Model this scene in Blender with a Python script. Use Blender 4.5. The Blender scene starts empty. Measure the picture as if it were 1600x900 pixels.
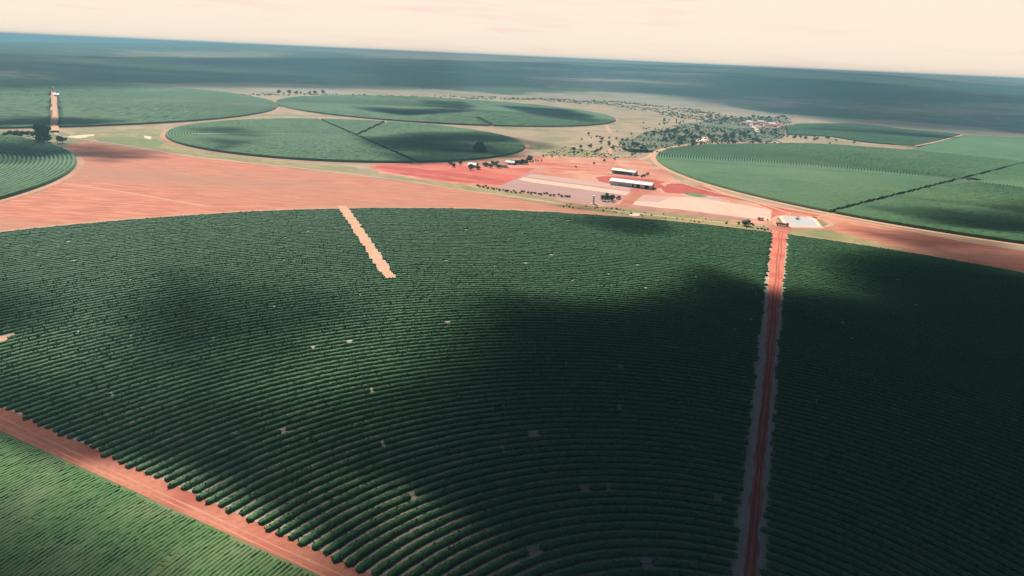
import bpy, math, random
import numpy as np
from mathutils import Matrix, Vector
random.seed(4); rng = np.random.default_rng(4)
S = bpy.context.scene
R = math.radians
# ------------------------------------------------------------------ camera
F_PX, PITCH, ROLL, H = 1100.4, 0.314497, 0.059804, 120.0
cp, sp = math.cos(PITCH), math.sin(PITCH)
FW = np.array([0, cp, -sp]); RT0 = np.array([1., 0, 0]); UP0 = np.cross(RT0, FW)
RT = math.cos(ROLL)*RT0 + math.sin(ROLL)*UP0
UP = -math.sin(ROLL)*RT0 + math.cos(ROLL)*UP0
cam = bpy.data.cameras.new('camera'); co = bpy.data.objects.new('camera', cam)
S.collection.objects.link(co); S.camera = co
cam.sensor_width = 36; cam.lens = F_PX/1600*36; cam.clip_start = 0.5; cam.clip_end = 120000
M = Matrix.Identity(4)
for i in range(3):
    M[i][0] = RT[i]; M[i][1] = UP[i]; M[i][2] = -FW[i]
M[2][3] = H
co.matrix_world = M
# ------------------------------------------------------------------ sky, sun, exposure
SUN_EL, SUN_AZ = 50.0, -28.0            # azimuth clockwise from +Y (straight ahead)
sd = Vector((math.sin(R(SUN_AZ))*math.cos(R(SUN_EL)), math.cos(R(SUN_AZ))*math.cos(R(SUN_EL)), math.sin(R(SUN_EL))))
W = bpy.data.worlds.new('World'); S.world = W; W.use_nodes = True
nt = W.node_tree; nt.nodes.clear()
def N(t, kind, **kw):
    n = t.nodes.new(kind)
    for k, v in kw.items(): setattr(n, k, v)
    return n
out = N(nt, 'ShaderNodeOutputWorld'); bg = N(nt, 'ShaderNodeBackground')
sky = N(nt, 'ShaderNodeTexSky', sky_type='NISHITA', sun_disc=False)
sky.sun_elevation = R(SUN_EL); sky.sun_rotation = R(SUN_AZ); sky.dust_density = 0.3; sky.air_density = 0.8; sky.altitude = 1200
EXPO = 0.75
bg.inputs['Strength'].default_value = 0.05
tc = N(nt, 'ShaderNodeTexCoord'); sx = N(nt, 'ShaderNodeSeparateXYZ')
nt.links.new(tc.outputs['Generated'], sx.inputs[0])
mr = N(nt, 'ShaderNodeMapRange', interpolation_type='SMOOTHSTEP')
mr.inputs['From Min'].default_value = 0.125; mr.inputs['From Max'].default_value = 0.16
mr.inputs['To Min'].default_value = 1; mr.inputs['To Max'].default_value = 0
nt.links.new(sx.outputs['Z'], mr.inputs['Value'])
# bright cream veil of high cloud low over the horizon, with a few faint pink wisps
mp = N(nt, 'ShaderNodeMapping'); mp.inputs['Scale'].default_value = (2.2, 2.2, 26)
nt.links.new(tc.outputs['Generated'], mp.inputs[0])
wn = N(nt, 'ShaderNodeTexNoise'); wn.inputs['Scale'].default_value = 3.0; wn.inputs['Detail'].default_value = 5
nt.links.new(mp.outputs[0], wn.inputs['Vector'])
wr = N(nt, 'ShaderNodeMapRange'); wr.inputs['From Min'].default_value = .56; wr.inputs['From Max'].default_value = .80
nt.links.new(wn.outputs['Fac'], wr.inputs['Value'])
K = 1/(bg.inputs['Strength'].default_value*2**EXPO)
wc = N(nt, 'ShaderNodeMix', data_type='RGBA')
wc.inputs[6].default_value = (1.02*K, .86*K, .70*K, 1); wc.inputs[7].default_value = (1.0*K, .74*K, .64*K, 1)
nt.links.new(wr.outputs[0], wc.inputs[0])
wm = N(nt, 'ShaderNodeMix', data_type='RGBA')
nt.links.new(mr.outputs[0], wm.inputs[0]); nt.links.new(sky.outputs[0], wm.inputs[6]); nt.links.new(wc.outputs[2], wm.inputs[7])
nt.links.new(wm.outputs[2], bg.inputs['Color']); nt.links.new(bg.outputs[0], out.inputs['Surface'])
sl = bpy.data.lights.new('sun', 'SUN'); sl.energy = 5.0; sl.angle = R(0.6); sl.color = (1, .93, .82)
so = bpy.data.objects.new('sun', sl); S.collection.objects.link(so)
so.rotation_euler = sd.to_track_quat('Z', 'Y').to_euler()
S.view_settings.view_transform = 'Standard'; S.view_settings.look = 'None'
S.view_settings.exposure = EXPO; S.view_settings.gamma = 1
S.cycles.max_bounces = 4; S.cycles.diffuse_bounces = 2; S.cycles.glossy_bounces = 2
S.cycles.transparent_max_bounces = 12; S.cycles.volume_bounces = 0
# ------------------------------------------------------------------ helpers
def G(x, y):
    d = FW + (x-800)/F_PX*RT - (y-450)/F_PX*UP
    t = -H/d[2]
    return (d[0]*t, d[1]*t)
def GP(pts): return [G(*p) for p in pts]
def PX(P):
    P = np.atleast_2d(P) - np.array([0, 0, H]); d = P@FW
    dd = np.where(d > 1, d, 1)
    return 800+F_PX*(P@RT)/dd, 450-F_PX*(P@UP)/dd, d
def dist_of(x, y): g = G(x, y); return math.hypot(g[0], g[1])
def inpoly(x, y, poly):
    x = np.asarray(x, float); y = np.asarray(y, float); r = np.zeros(x.shape, bool)
    n = len(poly); j = n-1
    for i in range(n):
        xi, yi = poly[i]; xj, yj = poly[j]
        if yi != yj:
            r ^= ((yi > y) != (yj > y)) & (x < (xj-xi)*(y-yi)/(yj-yi)+xi)
        j = i
    return r
def mesh_np(name, V, Fq, mat=None, parent=None, smooth=False, link=True):
    me = bpy.data.meshes.new(name)
    V = np.asarray(V, np.float32); me.vertices.add(len(V)); me.vertices.foreach_set('co', V.ravel())
    if isinstance(Fq, np.ndarray):
        k = Fq.shape[1]; nf = len(Fq)
        me.loops.add(nf*k); me.loops.foreach_set('vertex_index', Fq.ravel().astype(np.int32))
        me.polygons.add(nf); me.polygons.foreach_set('loop_start', np.arange(0, nf*k, k, dtype=np.int32))
        me.polygons.foreach_set('loop_total', np.full(nf, k, np.int32))
        me.update(calc_edges=True)
    else:
        me.from_pydata([tuple(map(float, v)) for v in V], [], [list(map(int, f)) for f in Fq]) if False else None
        me2 = bpy.data.meshes.new(name); me2.from_pydata([tuple(map(float, v)) for v in V], [], [list(map(int, f)) for f in Fq])
        bpy.data.meshes.remove(me); me = me2; me.update()
    if smooth: me.polygons.foreach_set('use_smooth', [True]*len(me.polygons))
    me.name = name
    if mat: me.materials.append(mat)
    o = bpy.data.objects.new(name, me)
    if link: S.collection.objects.link(o)
    if parent: o.parent = parent
    return o
def tag(o, label=None, cat=None, group=None, kind=None):
    if label: o['label'] = label
    if cat: o['category'] = cat
    if group: o['group'] = group
    if kind: o['kind'] = kind
    return o
def empty(name, loc, rz=0):
    o = bpy.data.objects.new(name, None); S.collection.objects.link(o)
    o.location = loc; o.rotation_euler = (0, 0, rz); o.empty_display_size = 1
    return o
class MB:
    def __init__(s): s.V = []; s.F = []
    def box(s, x0, x1, y0, y1, z0, z1):
        b = len(s.V)
        s.V += [(x0,y0,z0),(x1,y0,z0),(x1,y1,z0),(x0,y1,z0),(x0,y0,z1),(x1,y0,z1),(x1,y1,z1),(x0,y1,z1)]
        s.F += [[b+i for i in f] for f in ((0,3,2,1),(4,5,6,7),(0,1,5,4),(1,2,6,5),(2,3,7,6),(3,0,4,7))]
        return s
    def prism(s, pts, axis, a0, a1):     # pts 2D profile; axis 'x': (y,z) swept in x ; 'z': (x,y) swept in z
        b = len(s.V); n = len(pts)
        for a in (a0, a1):
            for p in pts:
                s.V.append((a, p[0], p[1]) if axis == 'x' else ((p[0], a, p[1]) if axis == 'y' else (p[0], p[1], a)))
        s.F += [[b+i for i in range(n)][::-1], [b+n+i for i in range(n)]]
        s.F += [[b+i, b+(i+1) % n, b+n+(i+1) % n, b+n+i] for i in range(n)]
        return s
    def tube(s, p, q, r0, r1=None, n=7):
        r1 = r0 if r1 is None else r1
        p = Vector(p); q = Vector(q); d = (q-p).normalized()
        u = d.orthogonal().normalized(); v = d.cross(u); b = len(s.V)
        for c, r in ((p, r0), (q, r1)):
            for i in range(n):
                a = 2*math.pi*i/n; s.V.append(tuple(c+u*(r*math.cos(a))+v*(r*math.sin(a))))
        s.F += [[b+i, b+(i+1) % n, b+n+(i+1) % n, b+n+i] for i in range(n)]
        s.F += [[b+i for i in range(n)][::-1], [b+n+i for i in range(n)]]
        return s
    def build(s, name, mat, parent=None, smooth=False): return mesh_np(name, s.V, s.F, mat, parent, smooth)
# ------------------------------------------------------------------ materials
def mat(name, c1, c2, scale=.2, c3=None, scale2=.01, rough=.95, spec=.1, bump=0, bscale=1.0, stretch=None, rot=0, detail=6, lo=.3, hi=.7):
    m = bpy.data.materials.new(name); m.use_nodes = True; t = m.node_tree
    b = t.nodes['Principled BSDF']; b.inputs['Roughness'].default_value = rough
    b.inputs['Specular IOR Level'].default_value = spec
    g = N(t, 'ShaderNodeNewGeometry'); mpn = N(t, 'ShaderNodeMapping')
    t.links.new(g.outputs['Position'], mpn.inputs['Vector'])
    mpn.inputs['Rotation'].default_value = (0, 0, rot)
    if stretch: mpn.inputs['Scale'].default_value = stretch
    n = N(t, 'ShaderNodeTexNoise'); n.inputs['Scale'].default_value = scale; n.inputs['Detail'].default_value = detail
    n.inputs['Roughness'].default_value = .62
    t.links.new(mpn.outputs[0], n.inputs['Vector'])
    r = N(t, 'ShaderNodeMapRange'); r.inputs['From Min'].default_value = lo; r.inputs['From Max'].default_value = hi
    t.links.new(n.outputs['Fac'], r.inputs['Value'])
    mx = N(t, 'ShaderNodeMix', data_type='RGBA'); mx.inputs[6].default_value = (*c1, 1); mx.inputs[7].default_value = (*c2, 1)
    t.links.new(r.outputs[0], mx.inputs[0]); col = mx.outputs[2]
    if c3:
        n2 = N(t, 'ShaderNodeTexNoise'); n2.inputs['Scale'].default_value = scale2; n2.inputs['Detail'].default_value = 5
        t.links.new(mpn.outputs[0], n2.inputs['Vector'])
        r2 = N(t, 'ShaderNodeMapRange'); r2.inputs['From Min'].default_value = .45; r2.inputs['From Max'].default_value = .68
        t.links.new(n2.outputs['Fac'], r2.inputs['Value'])
        m2 = N(t, 'ShaderNodeMix', data_type='RGBA'); t.links.new(r2.outputs[0], m2.inputs[0])
        t.links.new(col, m2.inputs[6]); m2.inputs[7].default_value = (*c3, 1); col = m2.outputs[2]
    t.links.new(col, b.inputs['Base Color'])
    if bump:
        nb = N(t, 'ShaderNodeTexNoise'); nb.inputs['Scale'].default_value = bscale; nb.inputs['Detail'].default_value = 4
        t.links.new(mpn.outputs[0], nb.inputs['Vector'])
        bp = N(t, 'ShaderNodeBump'); bp.inputs['Strength'].default_value = 1; bp.inputs['Distance'].default_value = bump
        t.links.new(nb.outputs['Fac'], bp.inputs['Height']); t.links.new(bp.outputs[0], b.inputs['Normal'])
    return m
MT = {}
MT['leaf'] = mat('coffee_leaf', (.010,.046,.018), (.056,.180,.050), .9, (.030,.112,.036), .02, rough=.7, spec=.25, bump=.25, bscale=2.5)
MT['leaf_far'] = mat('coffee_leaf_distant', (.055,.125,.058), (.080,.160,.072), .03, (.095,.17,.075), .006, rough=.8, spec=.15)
MT['gap'] = mat('row_litter', (.31,.27,.21), (.43,.36,.29), 1.2, (.36,.30,.24), .03, bump=.05)
MT['soil_far'] = mat('field_soil', (.16,.12,.08), (.22,.15,.10), .3)
MT['track'] = mat('laterite_track', (.36,.125,.08), (.47,.195,.13), .5, (.34,.10,.07), .05, bump=.05)
MT['redtrack'] = mat('red_track', (.48,.12,.08), (.60,.23,.155), .35, (.44,.10,.075), .06, bump=.08)
MT['pinksoil'] = mat('ploughed_soil', (.36,.125,.082), (.54,.215,.138), .25, (.34,.175,.12), .009, bump=.1, bscale=.6, stretch=(.14, 1, 1), rot=R(8), lo=.38, hi=.62)
MT['earth'] = mat('orange_earth', (.44,.18,.115), (.60,.32,.215), .05, (.42,.13,.09), .02)
MT['redearth'] = mat('graded_red_earth', (.44,.085,.068), (.52,.13,.10), .05, (.50,.17,.12), .02)
MT['darkred'] = mat('dark_red_earth', (.34,.06,.05), (.44,.11,.08), .08)
MT['yard'] = mat('drying_yard', (.44,.27,.22), (.50,.32,.27), .05, (.46,.28,.245), .012)
MT['yardpale'] = mat('pale_yard', (.58,.36,.28), (.64,.42,.33), .05)
MT['mauve'] = mat('mauve_yard', (.34,.20,.18), (.40,.25,.22), .04, (.36,.21,.20), .02)
MT['verge'] = mat('grass_verge', (.20,.19,.085), (.36,.27,.15), .08, (.16,.19,.08), .03)
MT['verge_ring'] = mat('field_edge_track', (.40,.21,.135), (.48,.28,.18), .1, (.38,.18,.115), .01)
MT['tan'] = mat('dry_grass', (.27,.20,.13), (.42,.30,.20), .03, (.20,.19,.11), .012)
MT['road'] = mat('dirt_road', (.48,.26,.165), (.56,.33,.22), .1)
MT['sand'] = mat('bright_sand', (.62,.46,.34), (.70,.53,.42), .1)
MT['brown'] = mat('brown_bank', (.30,.14,.11), (.42,.22,.17), .08)
MT['greenland'] = mat('green_pasture', (.12,.16,.075), (.22,.22,.11), .03)
MT['scrubland'] = mat('scrub_floor', (.11,.13,.08), (.20,.18,.12), .02, (.09,.12,.07), .01)
MT['grass'] = mat('young_crop_ground', (.08,.135,.05), (.13,.17,.07), .35, (.19,.17,.09), .05)
MT['crop'] = mat('young_crop_leaf', (.040,.115,.034), (.085,.18,.058), .45, (.11,.17,.07), .05, rough=.75, spec=.2)
MT['tree'] = mat('tree_leaf', (.065,.11,.06), (.12,.18,.09), 1.2, rough=.8)
MT['scrub'] = mat('scrub_leaf', (.075,.115,.06), (.13,.16,.085), .2, rough=.85)
MT['bark'] = mat('bark', (.10,.075,.055), (.17,.13,.10), 2)
MT['steel'] = mat('galvanised', (.55,.56,.56), (.66,.66,.65), 2, rough=.45, spec=.5)
MT['white'] = mat('white_paint', (.78,.76,.72), (.84,.82,.78), .6, rough=.6)
MT['roofw'] = mat('white_roof_sheet', (.80,.74,.68), (.86,.80,.74), .3, rough=.5, spec=.3)
MT['greywall'] = mat('grey_wall', (.42,.42,.43), (.52,.51,.52), .5)
MT['dark'] = mat('dark_opening', (.02,.02,.025), (.04,.04,.045), 1)
MT['tile'] = mat('clay_tile', (.50,.22,.15), (.62,.32,.24), .5)
MT['glass'] = mat('window_glass', (.04,.05,.06), (.06,.07,.08), 1, rough=.15, spec=.5)
MT['redpaint'] = mat('red_paint', (.30,.035,.03), (.36,.05,.04), 1, rough=.5, spec=.4)
MT['tyre'] = mat('tyre_rubber', (.02,.02,.02), (.035,.035,.035), 3)
MT['concrete'] = mat('pale_concrete', (.60,.52,.47), (.70,.62,.56), .4)
MT['water'] = mat('sky_pale_water', (.62,.56,.52), (.68,.62,.58), .02, rough=.12, spec=.5)  # sky reflection put into the pale base colour of the silty water
# ------------------------------------------------------------------ terrain
# the country falls away gently to the left: a plane through the skyline, used to keep land and haze consistent
def ray(x, y): return FW + (x-800)/F_PX*RT - (y-450)/F_PX*UP
HN = np.cross(ray(0, 52), ray(1600, 52+.0446*1600)); HN = HN/np.linalg.norm(HN); HN = HN if HN[2] > 0 else -HN
azs = np.concatenate([np.linspace(-180, -60, 40, endpoint=False), np.linspace(-60, -40, 50, endpoint=False),
                      np.linspace(-40, 40, 520, endpoint=False), np.linspace(40, 60, 50, endpoint=False), np.linspace(60, 180, 40, endpoint=False)])
ds = np.concatenate([[2, 40], np.geomspace(80, 2200, 26, endpoint=False), np.geomspace(2200, 22000, 170)])
A_, D_ = np.meshgrid(np.radians(azs), ds)
X_ = D_*np.sin(A_); Y_ = D_*np.cos(A_)
def vnoise(x, y, seed, octs=5, rough=.5):
    r = np.random.default_rng(seed); T = r.random((64, 64)); v = 0; a = 1; tot = 0
    for o in range(octs):
        xi = np.floor(x).astype(int); yi = np.floor(y).astype(int); fx = x-xi; fy = y-yi
        fx = fx*fx*(3-2*fx); fy = fy*fy*(3-2*fy)
        g = lambda i, j: T[(xi+i) % 64, (yi+j) % 64]
        v = v + a*((g(0,0)*(1-fx)+g(1,0)*fx)*(1-fy)+(g(0,1)*(1-fx)+g(1,1)*fx)*fy); tot += a
        a *= rough; x = x*2.03+7.1; y = y*2.03+3.7
    return v/tot
# elevation angle of the skyline by direction
HX = [-400, 0, 200, 350, 500, 650, 800, 1000, 1250, 1450, 1600, 2000]
HY = [61, 65, 67, 68, 73, 79, 86, 94, 104, 116, 127, 158]
hel = []; haz = []
for x, y in zip(HX, HY):
    d = FW + (x-800)/F_PX*RT - (y-450)/F_PX*UP
    haz.append(math.degrees(math.atan2(d[0], d[1]))); hel.append(d[2]/math.hypot(d[0], d[1]))
deg = np.degrees(A_)
EH = np.interp(deg, haz, hel)
DH = np.interp(deg, [-36, 0, 34], [15000, 12000, 9000])
lin = EH - 0.0035*(1-np.minimum(D_/DH, 1))
s = np.clip((np.log(D_)-np.log(2500))/(np.log(DH)-np.log(2500)), 0, 1); s = s*s*(3-2*s)
flat = -H/D_
el = flat*(1-s)+lin*s
Z_ = H + D_*el
Z_ = np.where(D_ > DH, np.minimum(Z_, H+DH*EH - (D_-DH)*.012), Z_)
far = np.clip((D_-2500)/2500, 0, 1)
relief = (vnoise(X_/1500, Y_/1500, 2)-.5)*60 + (vnoise(X_/350, Y_/350, 3)-.5)*9
Z_ = Z_ + relief*far*np.clip(1.1-D_/DH, .10, 1)
Z_ = np.where(D_ <= 2500, -0.05, Z_)
PL_ = H - (HN[0]*X_+HN[1]*Y_)/HN[2]
Z_ = np.where(D_ > 2500, np.minimum(Z_, PL_-2-.0008*D_*(np.abs(deg) > 45)), Z_)
nA, nD = len(azs), len(ds)
V = np.stack([X_, Y_, Z_], -1).reshape(-1, 3)
V_GROUND = V.copy(); idx = np.arange(nA*nD).reshape(nD, nA); nx = np.roll(idx, -1, axis=1)
Fq = np.stack([idx[:-1], idx[1:], nx[1:], nx[:-1]], -1).reshape(-1, 4)
cap = [tuple(idx[0][::-1])]
px, py, pd = PX(V)
hy = np.interp(px, HX, HY)
u = py-hy                                     # how far below the skyline, used to lay out the wooded belts
n1 = vnoise(V[:,0]/2600, V[:,1]/2600, 8); n2 = vnoise(V[:,0]/500, V[:,1]/500, 9); n3 = vnoise(V[:,0]/140, V[:,1]/140, 11)
ang = np.arctan2(V[:,0], V[:,1]); dr = np.hypot(V[:,0], V[:,1])
streak = vnoise(ang*9+40, np.log(dr+1)*17, 12)
wood = np.ones(len(V))
front = pd > 50
near_edge = np.interp(px, [-400, 0, 300, 500, 700, 900, 1050, 1200, 1400, 1600, 2000], [132, 134, 134, 136, 141, 147, 154, 178, 190, 213, 240])
ne = near_edge-hy
w = np.clip((ne-u)/5+(n2-.5)*3, 0, 1)                     # woods beyond the plain's edge
ly = lambda x0, x1, y0, y1, k=1: k*np.clip(1-np.abs((px-(x0+x1)/2)/((x1-x0)/2))**3, 0, 1)*np.clip(1-np.abs((py-(y0+y1)/2)/((y1-y0)/2))**2, 0, 1)
clear = ly(150, 480, 74, 98, .55)+ly(520, 840, 80, 104, .6)+ly(780, 1160, 106, 144, .65)+ly(850, 1700, 88, 130, .0)
clear += ly(-60, 120, 100, 128, .35)+ly(1300, 1800, 158, 184, .6)+ly(1000, 1350, 150, 172, .45)
top = np.clip(1-(u-np.interp(px, [0, 500, 700, 900, 1300, 1600], [4, 5, 12, 5, 5, 8]))/4, 0, 1)*np.interp(px, [300, 600, 900, 1600], [.2, .8, .9, .6])
clear = np.clip(clear, 0, 1)
w = w*(1-np.clip(clear*(streak*3.2-.35+(n2-.5)*1.6), 0, 1))
w = w*(1-np.clip(top*(.4+n2), 0, 1))
w = np.where(w > .05, np.clip(w*.80+(n2-.5)*.75+(n3-.5)*.4+(streak-.5)*.7, 0, 1), w)
w = np.where(front & (u > -30), w, .5+.5*(n1 > .5))
w = np.where(dr < 1650, 0, w)
w = np.clip(w+(n3-.5)*.25*(dr > 1650), 0, 1)
g = mesh_np('ground', V, Fq, None, None, True)
bm_cap = mesh_np('ground_cap', np.vstack([V[idx[0]]]), [list(range(nA))[::-1]], None); bpy.data.objects.remove(bm_cap)
ca = g.data.attributes.new('woodland', 'FLOAT', 'POINT'); ca.data.foreach_set('value', w.astype(np.float32))
m = mat('open_country', (.24,.20,.14), (.33,.26,.20), .012, (.18,.18,.11), .004)
t = m.node_tree; b = t.nodes['Principled BSDF']; src = b.inputs['Base Color'].links[0].from_socket
at = N(t, 'ShaderNodeAttribute', attribute_name='woodland'); mx = N(t, 'ShaderNodeMix', data_type='RGBA')
gn = N(t, 'ShaderNodeNewGeometry'); nn = N(t, 'ShaderNodeTexNoise'); nn.inputs['Scale'].default_value = .02; nn.inputs['Detail'].default_value = 8
t.links.new(gn.outputs['Position'], nn.inputs['Vector'])
ad = N(t, 'ShaderNodeMath', operation='ADD'); t.links.new(at.outputs['Fac'], ad.inputs[0]); t.links.new(nn.outputs['Fac'], ad.inputs[1])
rr = N(t, 'ShaderNodeMapRange'); rr.inputs['From Min'].default_value = .70; rr.inputs['From Max'].default_value = 1.15
t.links.new(ad.outputs[0], rr.inputs['Value'])
t.links.new(rr.outputs[0], mx.inputs[0]); t.links.new(src, mx.inputs[6]); mx.inputs[7].default_value = (.045, .075, .04, 1)
t.links.new(mx.outputs[2], b.inputs['Base Color'])
g.data.materials.append(m); tag(g, kind='structure')
# ------------------------------------------------------------------ flush sheets
def sheet(name, pts, z, m, px=True, smooth=0, rag=0):
    P = GP(pts) if px else list(pts)
    if smooth:
        for _ in range(smooth):
            Q = []
            for i in range(len(P)):
                a, b = P[i], P[(i+1) % len(P)]
                Q += [(a[0]*.75+b[0]*.25, a[1]*.75+b[1]*.25), (a[0]*.25+b[0]*.75, a[1]*.25+b[1]*.75)]
            P = Q
    if rag:
        Q = []
        for i in range(len(P)):
            a, b = P[i], P[(i+1) % len(P)]; k = max(1, min(60, int(math.hypot(b[0]-a[0], b[1]-a[1])/(rag*1.1))))
            for j in range(k): Q.append((a[0]+(b[0]-a[0])*j/k, a[1]+(b[1]-a[1])*j/k))
        q = np.array(Q); fx = vnoise(q[:, 0]/(rag*3)+9, q[:, 1]/(rag*3)+9, 77, 5, .65)-.5; fy = vnoise(q[:, 0]/(rag*3)+30, q[:, 1]/(rag*3), 78, 5, .65)-.5
        P = [(x+u_*rag*3.2, y+v_*rag*3.2) for (x, y), u_, v_ in zip(Q, fx, fy)]
    o = mesh_np(name, [(x, y, z) for x, y in P], [list(range(len(P)))], m)
    me = o.data
    if me.polygons[0].normal.z < 0: me.flip_normals()
    return tag(o, kind='structure')
def disc(name, cx, cy, r, z, m, n=220):
    return sheet(name, [(cx+r*math.cos(2*math.pi*i/n), cy+r*math.sin(2*math.pi*i/n)) for i in range(n)], z, m, px=False)
def ribbon(name, pts, wid, z, m, px=True, closed=False, jag=0.0):
    P = [Vector((*p, 0)) for p in (GP(pts) if px else pts)]
    # resample with Catmull-Rom
    Q = []
    n = len(P)
    for i in range(n-1):
        p0 = P[max(i-1, 0)]; p1 = P[i]; p2 = P[i+1]; p3 = P[min(i+2, n-1)]
        k = max(2, min(40, int((p2-p1).length/8)))
        for j in range(k):
            t = j/k
            Q.append(.5*((2*p1)+(p2-p0)*t+(2*p0-5*p1+4*p2-p3)*t*t+(-p0+3*p1-3*p2+p3)*t**3))
    Q.append(P[-1]); V = []; n = len(Q)
    for i, q in enumerate(Q):
        d = (Q[min(i+1, n-1)]-Q[max(i-1, 0)]).normalized(); s_ = Vector((-d.y, d.x, 0))
        w0 = wid if not isinstance(wid, (list, tuple)) else wid[0]+(wid[1]-wid[0])*i/(n-1)
        a = w0/2*(1+random.uniform(-jag, jag)); b = w0/2*(1+random.uniform(-jag, jag))
        V += [(q.x-s_.x*a, q.y-s_.y*a, z), (q.x+s_.x*b, q.y+s_.y*b, z)]
    F = [[2*i, 2*i+2, 2*i+3, 2*i+1] for i in range(n-1)]
    F = np.array(F); o = mesh_np(name, V, F, m)
    if o.data.polygons[0].normal.z < 0: o.data.flip_normals()
    return tag(o, kind='structure')
MC = (43.26, 92.33); MR = 483.7
FT = (-237.96, 1022.96, 244.0); F3 = (-169.68, 1684.1, 384.0); F4 = (590.9, 928.3, 405.8); F5 = (-724.3, 501.0, 344.8); F6 = (-1023.5, 1294.0, 553.1)
# plain between the fields
sheet('dry_grassland', [(-500,330),(-500,150),(0,143),(300,143),(420,146),(800,152),(960,160),(1080,170),(1200,186),(1240,186),(1330,191),(1420,201),(1500,209),(1600,215),(1900,240),(2000,420),(1200,420),(-100,420)], .00, MT['tan'])
sheet('scrubland', [(955,225),(1000,210),(1060,196),(1120,186),(1200,182),(1240,188),(1225,215),(1216,226),(1100,229),(1040,238),(1000,240),(975,238)], .03, MT['scrubland'], smooth=2, rag=22)
sheet('scrubland', [(860,242),(1000,248),(1024,240),(1000,232),(950,236),(880,232)], .03, MT['tan'], smooth=1, rag=22)
sheet('pasture', [(840,240),(940,246),(938,236),(860,226),(830,228)], .035, MT['verge'], smooth=1, rag=7)
sheet('pasture', [(0,205),(80,203),(110,212),(150,218),(130,224),(60,214),(0,212)], .035, MT['greenland'], rag=7)
sheet('pasture', [(120,205),(240,200),(265,212),(262,222),(330,240),(470,256),(560,262),(565,268),(470,262),(300,243),(160,219),(110,210)], .035, MT['verge'], rag=7)
sheet('pasture', [(150,214),(200,213),(255,218),(250,230),(200,227),(155,222)], .04, MT['greenland'], smooth=2, rag=7)
sheet('bare_patch', [(222,212),(232,213),(240,216),(233,218),(224,215)], .05, MT['sand'], rag=4)
sheet('ploughed_field', [(-260,420),(-260,340),(0,314),(60,302),(104,280),(124,255),(118,240),(104,227),(130,221),(300,245),(470,265),(560,275),(700,294),(900,326),(1010,344),(1010,400)], .06, MT['pinksoil'])
sheet('ploughed_field', [(1150,372),(1210,352),(1300,355),(1320,345),(1600,394),(1900,455),(1900,520),(1400,440)], .06, MT['pinksoil'])
ribbon('path', [(100,287),(200,301),(290,317),(330,322)], 2.2, .08, MT['road'])
for a_, b_ in (((150,270),(560,322)), ((60,322),(480,329)), ((300,262),(760,318)), ((480,282),(900,328)), ((1320,352),(1620,412)), ((1300,365),(1560,412)), ((200,250),(420,300))):
    mid_ = ((a_[0]+b_[0])/2+random.uniform(-20, 20), (a_[1]+b_[1])/2+random.uniform(-3, 3))
    ribbon('wheel_track', [a_, mid_, b_], random.uniform(.6, 1.1), .075, MT['verge_ring'], jag=.9)
# farmyard ground
sheet('farmyard', [(575,262),(600,254),(700,252),(800,248),(838,243),(930,247),(1005,248),(1028,262),(1070,288),(1150,312),(1300,336),(1420,362),(1300,350),(1205,352),(1000,338),(900,318),(780,295),(680,284),(600,272)], .07, MT['earth'], rag=8)
sheet('red_earth', [(575,262),(600,255),(690,255),(760,263),(836,262),(826,270),(790,291),(700,284),(640,275)], .09, MT['redearth'], rag=3.0)
sheet('red_strip', [(586,261),(600,259),(700,268),(790,282),(785,287),(700,275),(620,266)], .10, MT['darkred'], rag=3.0)
sheet('red_strip', [(590,266),(660,273),(740,284),(735,287),(660,277)], .10, MT['darkred'], rag=3.0)
sheet('red_earth', [(832,252),(860,250),(900,256),(960,258),(990,264),(950,270),(900,266),(870,270),(840,264)], .085, mat('streaky_red_earth', (.44,.10,.075), (.52,.24,.165), .05, stretch=(.35,1.6,1), lo=.4, hi=.6), smooth=1, rag=3.0)
sheet('red_earth', [(928,280),(940,274),(1040,282),(1030,290),(1050,296),(950,288)], .085, MT['darkred'], smooth=1, rag=3.0)
sheet('drying_yard', [(828,270),(842,272),(990,294),(960,322),(900,316),(776,293)], .11, MT['mauve'])
sheet('drying_yard_stripe', [(818,277),(842,281),(985,300),(978,305),(830,285),(810,281)], .12, MT['yardpale'])
sheet('drying_yard_stripe', [(830,272),(930,283),(985,294),(983,298),(840,279),(822,276)], .12, MT['yard'])
sheet('drying_yard', [(988,304),(1090,309),(1205,328),(1204,346),(1178,342),(1060,327),(975,321)], .11, MT['yardpale'])
sheet('drying_yard_stripe', [(990,304),(1050,307),(1030,316),(980,314)], .12, MT['yard'])
sheet('brown_bank', [(970,318),(1060,328),(1178,343),(1160,346),(1050,334),(975,325)], .15, MT['brown'], smooth=1, rag=2.2)
sheet('dark_red_plot', [(1040,289),(1055,286),(1100,292),(1180,316),(1110,305),(1070,303),(1030,300)], .10, MT['darkred'], smooth=1, rag=3.0)
sheet('dark_red_plot', [(1206,328),(1180,316),(1290,336),(1260,340),(1225,337),(1206,342)], .10, MT['redearth'], rag=3.0)
sheet('gravel_patch', [(1060,304),(1090,302),(1120,308),(1150,316),(1110,314),(1070,309)], .105, MT['yard'], smooth=1, rag=3.0)
sheet('gravel_patch', [(1065,303),(1088,301),(1108,307),(1090,309)], .108, MT['greenland'], smooth=1, rag=3.0)
ribbon('road', [(1082,291),(1040,312),(975,333)][:0] or [(1008,297),(990,308),(975,322),(960,329)], 11, .13, MT['track'])
# verges along the main field
sheet('grass_verge', [(640,279),(700,286),(760,296),(900,321),(975,325),(1060,335),(1170,348),(1225,357),(1300,360),(1420,392),(1300,380),(1200,372),(1010,352),(950,334),(900,326),(760,304),(680,289)], .14, MT['verge'], rag=2.0)
sheet('bare_patch', [(985,334),(996,333),(1003,336),(996,338),(987,337)], .16, MT['sand'], smooth=1, rag=4)
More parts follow.
